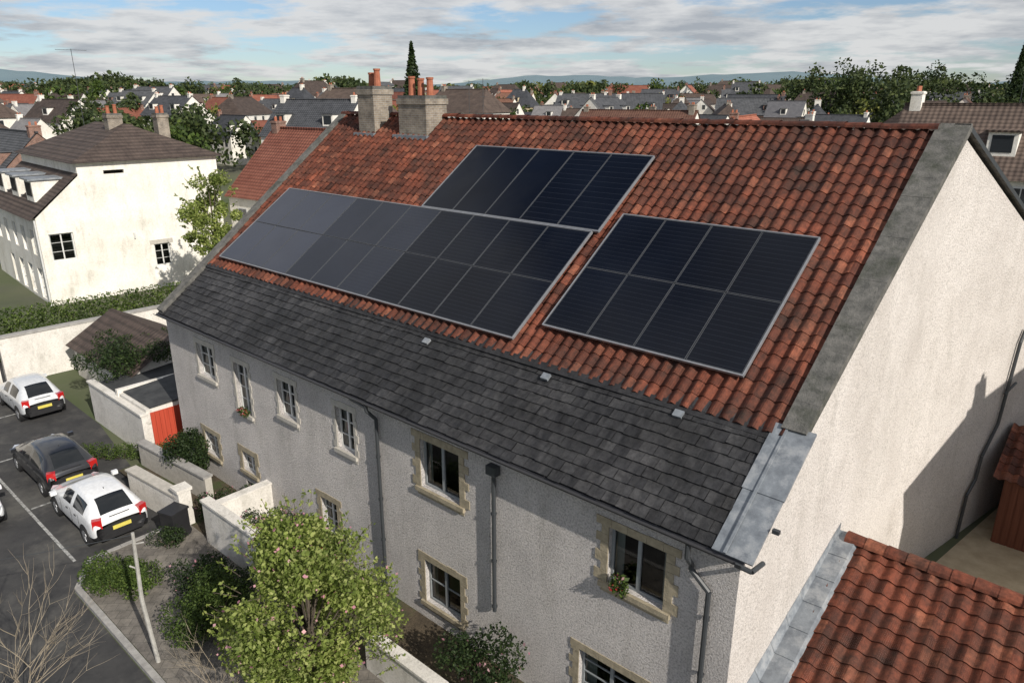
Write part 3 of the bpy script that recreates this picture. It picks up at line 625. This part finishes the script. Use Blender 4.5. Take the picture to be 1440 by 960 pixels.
def tree(name,M,h,cr,cz0,n,size,mat,nb=24,trunk=.12,flowers=0):
    e=empty(name,M); mb=MB(); mb.cyl((0,0,0),(.05,.03,h*.45),trunk,trunk*.7,10); mb.cyl((.05,.03,h*.45),(.0,0,h*.85),trunk*.7,trunk*.2,8)
    P=[];F=[]
    for k in range(nb):
        u=random.random(); z=cz0+(h-cz0)*(.08+.86*u); env=cr*math.sin(math.pi*min(1,(.2+.74*u)))**.6
        a=random.uniform(0,6.28); q=env*random.uniform(.35,.95); c=(q*math.cos(a),q*math.sin(a),z); r=cr*random.uniform(.18,.36)
        mb.cyl((0,0,max(.4,z*.55)),c,trunk*.3,trunk*.08,6)
        P.append(leaves(c,(r,r,r*.95),n//nb,size,RNG,.35))
        if flowers: F.append(leaves(c,(r*1.05,r*1.05,r),flowers//nb,size,RNG,.9))
    sp_=[]
    for k in range(nb*2):
        a=random.uniform(0,6.28); u=random.random(); q=cr*math.sin(math.pi*min(1,(.2+.72*u)))**.6*random.uniform(.95,1.18); z=cz0+(h-cz0)*(.08+.92*u)
        t0=Vector((q*.75*math.cos(a),q*.75*math.sin(a),z-.15)); t1=Vector((q*math.cos(a),q*math.sin(a),z+random.uniform(.0,.3))); mb.cyl(t0,t1,.008,.004,4)
        for j in range(14): p_=t0.lerp(t1,random.uniform(.2,1.1)); sp_.append([p_.x+random.gauss(0,.035),p_.y+random.gauss(0,.035),p_.z+random.gauss(0,.035)])
    P.append(np.array(sp_))
    mb.obj('trunk_and_limbs',[M_bark],e); leafobj('crown',np.vstack(P),size,mat,RNG,e)
    if flowers: leafobj('blossom',np.vstack(F),size*.8,M_pink,RNG,e,aspect=.9)
tree('flowering_tree',Matrix.Translation((-4.25,12.6,.1)),5.35,1.78,.6,29000,.09,LF['lime'],64,.09,480)
tree('young_tree',Matrix.Translation((-18.6,45.5,0)),9.3,1.9,3.2,7500,.17,LF['lime'],26,.12)
tree('garden_tree',Matrix.Translation((-16.5,42,0)),5,2.0,1,4000,.17,LF['mid'],18,.12)
def bare(name,M,h,seed,nmain=6,r0=.018):
    rnd=random.Random(seed); mb=MB()
    def br(p,d,L,r,lv):
        q=p
        for k in range(4):
            d=(d+Vector((rnd.uniform(-.18,.18),rnd.uniform(-.18,.18),rnd.uniform(-.05,.12)))).normalized(); q2=q+d*L/4; mb.cyl(q,q2,r*(1-k*.2),r*(1-(k+1)*.2),5,0,False); q=q2
            if lv>0 and k>0:
                for _ in range(2): br(q,(d+Vector((rnd.uniform(-.8,.8),rnd.uniform(-.8,.8),rnd.uniform(-.3,.5)))).normalized(),L*.5,r*.5,lv-1)
    for k in range(nmain): br(Vector((0,0,0)),Vector((rnd.uniform(-.35,.35),rnd.uniform(-.35,.35),1)).normalized(),h*rnd.uniform(.7,1),r0,2)
    mb.obj(name,[M_twig],None,M)
bare('bare_shrub',Matrix.Translation((-10.6,11.6,0)),3.7,3,7)
bare('bare_shrub',Matrix.Translation((-6.3,11.9,0)),2.2,5,3,.014)
mb=MB(); mb.cyl((0,0,0),(-.15,.05,1.8),.055,.05,8); mb.cyl((-.15,.05,1.8),(-.1,.1,3.6),.05,.038,8); mb.cyl((-.1,.1,3.3),(.12,.1,3.35),.02,.02,6); mb.cyl((-.1,.1,2.6),(-.32,.1,2.7),.02,.02,6)
mb.obj('wooden_post',[M_wood],None,Matrix.Translation((-8.7,14.6,.1)))
mb=MB(); x=y=0
mb.box((x-.28,y-.3,.05),(x+.28,y+.3,.95)); mb.box((x-.31,y-.34,.95),(x+.31,y+.33,1.02)); mb.cyl((x-.2,y+.3,.12),(x+.2,y+.3,.12),.11,.11,10)
mb.obj('wheelie_bin',[M_dark],None,MH@Matrix.Translation((-17.0,-2.7,.1))@Matrix.Rotation(.3,4,'Z'))
# ------------------------------------------------------------ LEFT NEIGHBOUR
aq=Vector((.72,.69,0)).normalized(); bq=Vector((-.72,.69,0)).normalized(); G0=Vector((-30.7,47.2,0))
MN=Matrix(((aq.x,bq.x,0,G0.x),(aq.y,bq.y,0,G0.y),(0,0,1,0),(0,0,0,1)))
nb=empty('white_neighbour_house',MN)
op1=[(.55,2.0,2.9,4.7),(7.0,8.1,1.6,3.2),(9.9,10.5,4.0,5.4)]
mb=MB(); wall_open(mb,(0,0,0),(1,0,0),(0,1,0),12.3,0,5.8,op1,.2)
wall_open(mb,(2.9,0,0),(1,0,0),(0,1,0),9.4,5.8,9.2,[(1.6,2.9,8.3,8.55)],.2)
mb.face([(0,0,5.8),(2.9,0,5.8),(2.9,0,8.3)])
opf=[(1.2,2.2,3.2,4.9),(3.6,4.6,3.2,4.9),(6,7,3.2,4.9),(8.4,9.4,3.2,4.9),(10.8,11.8,3.2,4.9),(1.0,2.2,.2,2.3),(3.4,4.6,.2,2.3),(5.8,7,.2,2.3),(8.4,9.4,.2,2.3)]
wall_open(mb,(0,0,0),(0,1,0),(1,0,0),14,0,5.8,opf,.2)
mb.face([(2.9,0,8.0),(2.9,14,8.0),(2.9,14,9.2),(2.9,0,9.2)]); mb.face([(12.3,0,0),(12.3,14,0),(12.3,14,9.2),(12.3,0,9.2)]); mb.face([(0,14,0),(12.3,14,0),(12.3,14,9.2),(0,14,5.8)])
mb.obj('walls',[M_white],nb)
mb=MB()
mb.face([(-.35,-.15,5.7),(-.35,14.2,5.7),(2.9,14.2,8.45),(2.9,-.15,8.45)],0)
e0=(2.5,-.4,9.15);e1=(12.7,-.4,9.15);e2=(12.7,14.3,9.15);e3=(2.5,14.3,9.15); r0=(7.6,3.6,11.4); r1=(7.6,10.5,11.4)
for q in ((e0,e1,r0),(e1,e2,r1,r0),(e2,e3,r1),(e3,e0,r0,r1)): mb.face(q,0)
mb.face([(2.5,-.4,9.1),(12.7,-.4,9.1),(12.7,14.3,9.1),(2.5,14.3,9.1)],1)
mb.obj('roof',[R_dark,M_white],nb)
mb=MB()
for (x0,x1,y) in ((6.6,7.6,4.2),(9.6,10.4,3.0)): chimney(mb,x0,x1,y,y+.9,9.6,12.1,2)
mb.obj('chimneys',[M_brick,M_concrete,M_pot],nb)
mb=MB()
for k,q in enumerate(op1): window(mb,(0,0,0),(1,0,0),(0,1,0),*q,nx=2,ny=2,fw=.08)
for q in opf: window(mb,(0,0,0),(0,1,0),(1,0,0),*q,nx=2,ny=2,fw=.08)
for k in range(3):
    y=2+k*4; mb.box((.6,y,6.6),(2.95,y+1.8,8.0),4); mb.face([(.58,y+.2,6.95),(.58,y+1.6,6.95),(.58,y+1.6,7.85),(.58,y+.2,7.85)],2); mb.box((.4,y-.15,8.0),(3.0,y+1.95,8.12),5)
mb.obj('windows',[M_frame,M_glass,M_room,M_curtain,M_white,M_lead],nb)
mb=MB()
for (a,b,c,d) in op1[1:]: mb.box((a-.25,-.03,d),(b+.25,.01,d+.3),0)
mb.tube([(-.1,-.1,5.7),(-.1,-.1,0)],.06,8,1); mb.tube([(5.8,-.08,4.2),(5.8,-.08,3.8)],.06,8,1)
mb.obj('trim',[M_stone2,M_frame],nb)
# ------------------------------------------------------------ TOWN
M_cream=roughcast('cream_render',(.66,.56,.37),(.55,.46,.3),bs=3,bd=.01); M_greyw=roughcast('grey_render',(.5,.49,.47),(.4,.39,.37),bs=3,bd=.01)
M_dglass=flat('distant_glass',(.03,.035,.04),.1,0,.6)
def tmesh(L,D,he,hr,wall,roof,hip=0.,dorm=0,chim=2,cm=M_brickr,seed=0):
    rnd=random.Random(seed); mb=MB(); x=L/2;y=D/2
    for (a,b) in (((-x,-y),(x,-y)),((x,-y),(x,y)),((x,y),(-x,y)),((-x,y),(-x,-y))): mb.face([(*a,-2),(*b,-2),(*b,he),(*a,he)],0)
    rx=x-hip
    if hip<.1:
        mb.face([(x,-y,he),(x,y,he),(x,0,hr)],0); mb.face([(-x,-y,he),(-x,0,hr),(-x,y,he)],0); rx=x+.15
    ov=.3; ez=he-.15; X=x+(.15 if hip<.1 else ov)
    mb.face([(-X,-y-ov,ez),(X,-y-ov,ez),(rx,0,hr+.03),(-rx,0,hr+.03)],1); mb.face([(X,y+ov,ez),(-X,y+ov,ez),(-rx,0,hr+.03),(rx,0,hr+.03)],1)
    if hip>=.1: mb.face([(X,-y-ov,ez),(X,y+ov,ez),(rx,0,hr+.03)],1); mb.face([(-X,y+ov,ez),(-X,-y-ov,ez),(-rx,0,hr+.03)],1)
    mb.box((-rx,-.12,hr-.02),(rx,.12,hr+.12),1)
    for k in range(chim):
        cx=(-1)**(k+seed)*(rx-.65)*(1 if k<2 else 0); w=rnd.uniform(.35,.6); ct=rnd.uniform(.45,.9)
        mb.box((cx-.3,-w,hr-1.0),(cx+.3,w,hr+ct),3); mb.box((cx-.35,-w-.05,hr+ct-.15),(cx+.35,w+.05,hr+ct-.03),3)
        for q in (-.5,.5): mb.cyl((cx,q*w,hr+ct),(cx,q*w,hr+ct+.3),.11,.1,6,5)
    for sgn in (-1,1):
        nw=int(L//2.6)
        for fl in range(int(he//2.8)):
            for k in range(nw):
                wx=-x+(k+.5)*L/nw; z=fl*2.8+.9; yy=sgn*(y+.02)
                mb.box((wx-.52,min(yy,sgn*y*.98),z-.06),(wx+.52,max(yy,sgn*y*.98),z+1.45),4); yy=sgn*(y+.035)
                mb.box((wx-.43,min(yy,sgn*y*.97),z+.03),(wx-.03,max(yy,sgn*y*.97),z+1.36),2); mb.box((wx+.03,min(yy,sgn*y*.97),z+.03),(wx+.43,max(yy,sgn*y*.97),z+1.36),2)
    for sgn in (-1,1):
        for fl in range(int(he//2.8)+ (1 if hip<.1 else 0)):
            wx=rnd.uniform(-y*.3,y*.3); z=fl*2.8+.9; xx=sgn*(x+.02)
            mb.box((min(xx,sgn*x*.98),wx-.5,z-.06),(max(xx,sgn*x*.98),wx+.5,z+1.3),4); xx=sgn*(x+.035)
            mb.box((min(xx,sgn*x*.98),wx-.42,z+.03),(max(xx,sgn*x*.98),wx+.42,z+1.2),2)
    sl=(hr-he)/y
    for k in range(dorm):
        wx=-x*.6+k*(1.2*x)/max(1,dorm-1) if dorm>1 else 0
        for sgn in (-1,1):
            y0=sgn*(y*.75); y1=sgn*y*.2; z0=he+(y-abs(y0))*sl
            mb.box((wx-.7,min(y0,y1),z0-.1),(wx+.7,max(y0,y1),z0+1.35),0); mb.box((wx-.85,min(y0*1.06,y1),z0+1.35),(wx+.85,max(y0*1.06,y1),z0+1.47),1)
            yy=y0*1.01; mb.box((wx-.5,min(yy,y0*.98),z0+.3),(wx+.5,max(yy,y0*.98),z0+1.2),2)
    o=mb.obj('town_house_mesh',[wall,roof,M_dglass,cm,M_frame,M_pot]); me=o.data; bpy.data.objects.remove(o); return me
var_=[]
for i,(L,D,he,hr,w,rf,hip,dm,ch,cm) in enumerate([
 (12,8,5.6,9.6,M_white,R_red,0,0,1,M_brickr),(10,8,5.6,9.8,M_white,R_slate,0,2,1,M_brickr),(14,9,5.8,10.2,M_white,R_brown,0,0,2,M_brick),
 (9,8,5.6,9.0,M_white,R_dark,2.5,0,0,M_brickr),(11,8,8.4,12.2,M_white,R_slate,0,2,2,M_white),(16,9,5.6,9.8,M_greyw,R_dark,0,3,2,M_brick),
 (10,9,5.8,10.6,M_cream,R_slate,3,1,1,M_white),(12,9,6,10.4,M_white,R_red,0,0,1,M_brickr),(9,7,5.6,9.4,M_white,R_grey,0,1,0,M_white),
 (13,8,8.4,12.0,M_white,R_dark,2,0,1,M_brick),(12,8,5.6,9.6,M_brickr,R_slate,0,2,1,M_brickr),(8,7,5.0,8.6,M_white,R_grey,0,0,1,M_white),
 (18,10,4.5,7.2,M_white,R_slate,0,0,0,M_white),(11,7.5,5.6,9.2,M_white,R_dark,0,1,1,M_white)]):
    var_.append(tmesh(L,D,he,hr,w,rf,hip,dm,ch,cm,i))
def puthouse(i,x,y,rot,sc=1.,dz=0,wd=1):
    o=bpy.data.objects.new('town_house',var_[i]); COL.objects.link(o)
    o.location=(x,y,gz(math.hypot(x,y))+dz); o.rotation_euler=(0,0,rot); o.scale=(sc*wd,sc,sc)
taken=[(-28,56,15),(0,28,0)]
man=[(7,-13.5,56,ANG+.1,1.05),(0,-16,68,ANG+1.5,1.0),(5,-4,75,ANG,1.0),(13,38,58,ANG+.05,1.35),(5,62,50,ANG,1.1),(10,-47,72,ANG,1.0),(1,-58,62,ANG+.2,1),(3,-48,92,.4,1),(4,-22,88,ANG+.3,1.0)]
for i,x,y,r,s in man: puthouse(i,x,y,r,s); taken.append((x,y,9*s))
rnd=random.Random(21); TREEP=[]
for gi in range(-60,60):
    for gj in range(-60,60):
        p=HW(gi*15.5+rnd.uniform(-3,3),gj*14.5+rnd.uniform(-3,3)); x,y=p.x,p.y
        r=math.hypot(x,y); az=math.degrees(math.atan2(x,y))
        if y<30 or r<66 or r>470 or abs(az)>41: continue
        if any((x-a)**2+(y-b)**2<(c+8)**2 for a,b,c in taken): continue
        pr=.92 if r<230 else .55
        if az>24 and r>120: pr=.3
        if -30<az<-21 and 105<r<190: pr=.2
        if rnd.random()<pr: puthouse(rnd.randrange(14),x,y,ANG+rnd.choice([0,0,0,math.pi/2])+rnd.gauss(0,.18)+(.25 if r>150 else 0),rnd.uniform(.78,1.08),rnd.uniform(-.8,.8),rnd.uniform(.8,1.35))
        else: TREEP.append((x,y))
        if rnd.random()<(.32 if r>100 else .12): TREEP.append((x+rnd.uniform(6,8),y+rnd.uniform(6,8)))
p=HW(13,14.8); o=bpy.data.objects.new('town_house',var_[9]); COL.objects.link(o); o.location=(p.x,p.y,0); o.rotation_euler=(0,0,ANG+math.pi/2); o.scale=(1,1,1.03)
def mass(name,trees,lpt,size,mat):
    P=[]
    for (x,y,z,h,r) in trees:
        nb=7+int(r)
        for k in range(nb):
            a=RNG.uniform(0,6.28); q=r*.6*math.sqrt(RNG.random()); u=RNG.uniform(.25,.88)
            P.append(leaves((x+q*math.cos(a),y+q*math.sin(a),z+h*u),(r*RNG.uniform(.3,.5),r*RNG.uniform(.3,.5),h*.15),lpt//nb,size,RNG,.5))
    leafobj(name,np.vstack(P),size,mat,RNG)
T1=[(x,y,gz(math.hypot(x,y)),rnd.uniform(6,10.5),rnd.uniform(2.5,4.2)) for x,y in TREEP]
mass('town_trees',T1[::2],420,.75,LF['far']); mass('town_trees',T1[1::4],380,.75,LF['mid']); mass('town_trees',T1[3::4],380,.75,LF['farl'])
B=[]
for k in range(50):
    az=rad(rnd.uniform(20,40)); r=rnd.uniform(150,260); B.append((r*math.sin(az),r*math.cos(az),gz(r),rnd.uniform(13,19.5),rnd.uniform(4,6)))
mass('woodland_trees',B[:40],900,.8,LF['far']); mass('woodland_trees',B[40:],900,.8,LF['dark'])
B=[]
for k in range(22):
    az=rad(rnd.uniform(-29.5,-22)); r=rnd.uniform(120,190); B.append((r*math.sin(az),r*math.cos(az),gz(r),rnd.uniform(8,11),rnd.uniform(3.5,5)))
mass('woodland_trees',B,800,.8,LF['far'])
B=[]
for k in range(190):
    az=rad(rnd.choice([rnd.uniform(3,40),rnd.uniform(-40,-14),rnd.uniform(10,40)])); r=rnd.uniform(250,400); B.append((r*math.sin(az),r*math.cos(az),gz(r),rnd.uniform(9,14.5),rnd.uniform(4,7)))
mass('woodland_trees',B[:140],420,1.1,LF['far']); mass('woodland_trees',B[140:],420,1.1,LF['mid'])
B=[];B2=[]
for k in range(640):
    az=rad(rnd.uniform(-42,42)); r=rnd.uniform(330,600); t=(r*math.sin(az),r*math.cos(az),gz(r),rnd.uniform(8,11.5)+4*max(0,math.sin(az*23)+.6*math.sin(az*51+1)),rnd.uniform(5,9)); (B2 if k%8==0 else B).append(t)
mass('distant_trees',B,200,1.9,LF['far']); mass('distant_trees',B2,200,1.9,LF['farl'])
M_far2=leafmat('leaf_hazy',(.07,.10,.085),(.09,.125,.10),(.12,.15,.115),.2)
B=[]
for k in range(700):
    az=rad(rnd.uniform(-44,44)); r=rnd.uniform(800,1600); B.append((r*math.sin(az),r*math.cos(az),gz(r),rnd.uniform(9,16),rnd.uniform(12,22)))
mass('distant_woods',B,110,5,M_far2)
def conifer(name,x,y,h,r):
    e=empty(name,Matrix.Translation((x,y,gz(math.hypot(x,y))))); P=[]
    for k in range(26):
        u=k/26; P.append(leaves((0,0,h*(.1+.9*u)),(r*(1-u)**.9,r*(1-u)**.9,h*.035),int(120+300*(1-u)),.5,RNG,.3))
    leafobj('crown',np.vstack(P),.55,LF['dark'],RNG,e); mb=MB(); mb.cyl((0,0,0),(0,0,h*.95),.3,.05,8); mb.obj('trunk',[M_bark],e)
conifer('conifer_tree',-18.8,147,21,3.8); conifer('conifer_tree',112,172,22,3.4); conifer('conifer_tree',104,160,19,3)
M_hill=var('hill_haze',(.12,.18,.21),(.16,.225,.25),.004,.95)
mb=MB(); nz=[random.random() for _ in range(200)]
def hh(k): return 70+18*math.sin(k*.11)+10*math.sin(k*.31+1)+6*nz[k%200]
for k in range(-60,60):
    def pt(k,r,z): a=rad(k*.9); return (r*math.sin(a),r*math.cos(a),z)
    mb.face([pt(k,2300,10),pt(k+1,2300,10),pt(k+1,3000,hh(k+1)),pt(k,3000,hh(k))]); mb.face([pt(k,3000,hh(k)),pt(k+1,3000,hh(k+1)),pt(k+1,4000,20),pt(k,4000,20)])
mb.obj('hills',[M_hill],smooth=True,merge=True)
def antenna(name,x,y,z0,h,w=1.2):
    mb=MB(); mb.cyl((0,0,0),(0,0,h),.03,.025,6); mb.cyl((-w,0,h-.1),(w,0,h-.1),.02,.02,5)
    for k in range(9): xx=-w+k*w/4; mb.cyl((xx,-.35,h-.1),(xx,.35,h-.1),.014,.014,4)
    mb.cyl((-w*.7,0,h*.7),(w*.7,0,h*.7),.018,.018,5)
    mb.obj(name,[M_pipe],None,Matrix.Translation((x,y,z0))@Matrix.Rotation(.6,4,'Z'))
mb=MB(); pts=[]
for k in range(25):
    u=k/24; pts.append(Vector((-8.8,14.7,3.65)).lerp(Vector((-22,9.5,5.6)),u)-Vector((0,0,1.2*4*u*(1-u)*.5)))
mb.tube(pts,.008,5); mb.obj('overhead_cable',[M_pipe])
antenna('tv_antenna',-42.6,76,9,8.6,1.3); antenna('tv_antenna',58,88,10,11.5,1.5); antenna('tv_antenna',-20,66,9,4.5,.8); antenna('tv_antenna',-3,80,9,6,.6); antenna('tv_antenna',-5,90,10,5,.6)
# ------------------------------------------------------------ LIGHT / WORLD / CAMERA
EL=33.; azl=ANG-rad(12); sd=Vector((math.cos(azl)*math.cos(rad(EL)),math.sin(azl)*math.cos(rad(EL)),math.sin(rad(EL))))
sun=bpy.data.lights.new('sun','SUN'); sun.energy=5.0; sun.angle=rad(.5); sun.color=(1,.935,.84)
so=bpy.data.objects.new('sun',sun); COL.objects.link(so); so.rotation_euler=(-sd).to_track_quat('-Z','Y').to_euler(); so.location=(20,-20,40)
w=bpy.data.worlds.new('World'); scene.world=w; w.use_nodes=True; nt=w.node_tree; nt.nodes.clear()
out=nt.nodes.new('ShaderNodeOutputWorld'); bg=nt.nodes.new('ShaderNodeBackground'); sk=nt.nodes.new('ShaderNodeTexSky'); sk.sky_type='NISHITA'; sk.sun_disc=False
sk.sun_elevation=rad(EL); sk.sun_rotation=math.atan2(sd.x,sd.y); sk.air_density=1.0; sk.dust_density=.3; sk.ozone_density=2
bg.inputs[1].default_value=.085
tint=mix(nt,sk.outputs[0],(.85,.95,1.14),1.0,'MULTIPLY'); nt.links.new(tint,bg.inputs[0])
tc=nt.nodes.new('ShaderNodeTexCoord'); sp=nt.nodes.new('ShaderNodeSeparateXYZ'); nt.links.new(tc.outputs['Generated'],sp.inputs[0])
def MATH(op,a,b):
    m=nt.nodes.new('ShaderNodeMath'); m.operation=op
    for i,v in enumerate((a,b)):
        if isinstance(v,(int,float)): m.inputs[i].default_value=v
        else: nt.links.new(v,m.inputs[i])
    return m.outputs[0]
dz=MATH('ADD',MATH('MAXIMUM',sp.outputs[2],0),.11)
cx=MATH('DIVIDE',sp.outputs[0],dz); cy=MATH('DIVIDE',sp.outputs[1],dz); cv=nt.nodes.new('ShaderNodeCombineXYZ'); nt.links.new(cx,cv.inputs[0]); nt.links.new(cy,cv.inputs[1])
def wn(scale,detail,rough,off):
    n=nt.nodes.new('ShaderNodeTexNoise'); n.inputs['Scale'].default_value=scale; n.inputs['Detail'].default_value=detail; n.inputs['Roughness'].default_value=rough
    mp=nt.nodes.new('ShaderNodeMapping'); mp.inputs['Location'].default_value=off; nt.links.new(cv.outputs[0],mp.inputs[0]); nt.links.new(mp.outputs[0],n.inputs['Vector']); return n.outputs[0]
r1=ramp(nt,wn(.9,9,.6,(3.4,1,0)),[(.42,(0,0,0)),(.51,(1,1,1))])
r2=ramp(nt,wn(1.5,8,.6,(7.3,2,1)),[(.36,(.50,.53,.58)),(.58,(.92,.92,.92))])
bg2=nt.nodes.new('ShaderNodeBackground'); nt.links.new(r2.outputs[0],bg2.inputs[0]); bg2.inputs[1].default_value=.78
mx=nt.nodes.new('ShaderNodeMixShader'); f=MATH('MULTIPLY',r1.outputs[0],.92); nt.links.new(f,mx.inputs[0]); nt.links.new(bg.outputs[0],mx.inputs[1]); nt.links.new(bg2.outputs[0],mx.inputs[2]); nt.links.new(mx.outputs[0],out.inputs[0])
cam=bpy.data.cameras.new('camera'); co=bpy.data.objects.new('camera',cam); COL.objects.link(co); co.location=(0,0,CAMH)
co.rotation_euler=(rad(90)-math.atan(345/1030),0,0); cam.sensor_width=36; cam.lens=1030/1440*36; cam.clip_start=.1; cam.clip_end=12000
scene.camera=co
scene.view_settings.view_transform='Standard'; scene.view_settings.look='None'; scene.view_settings.exposure=0
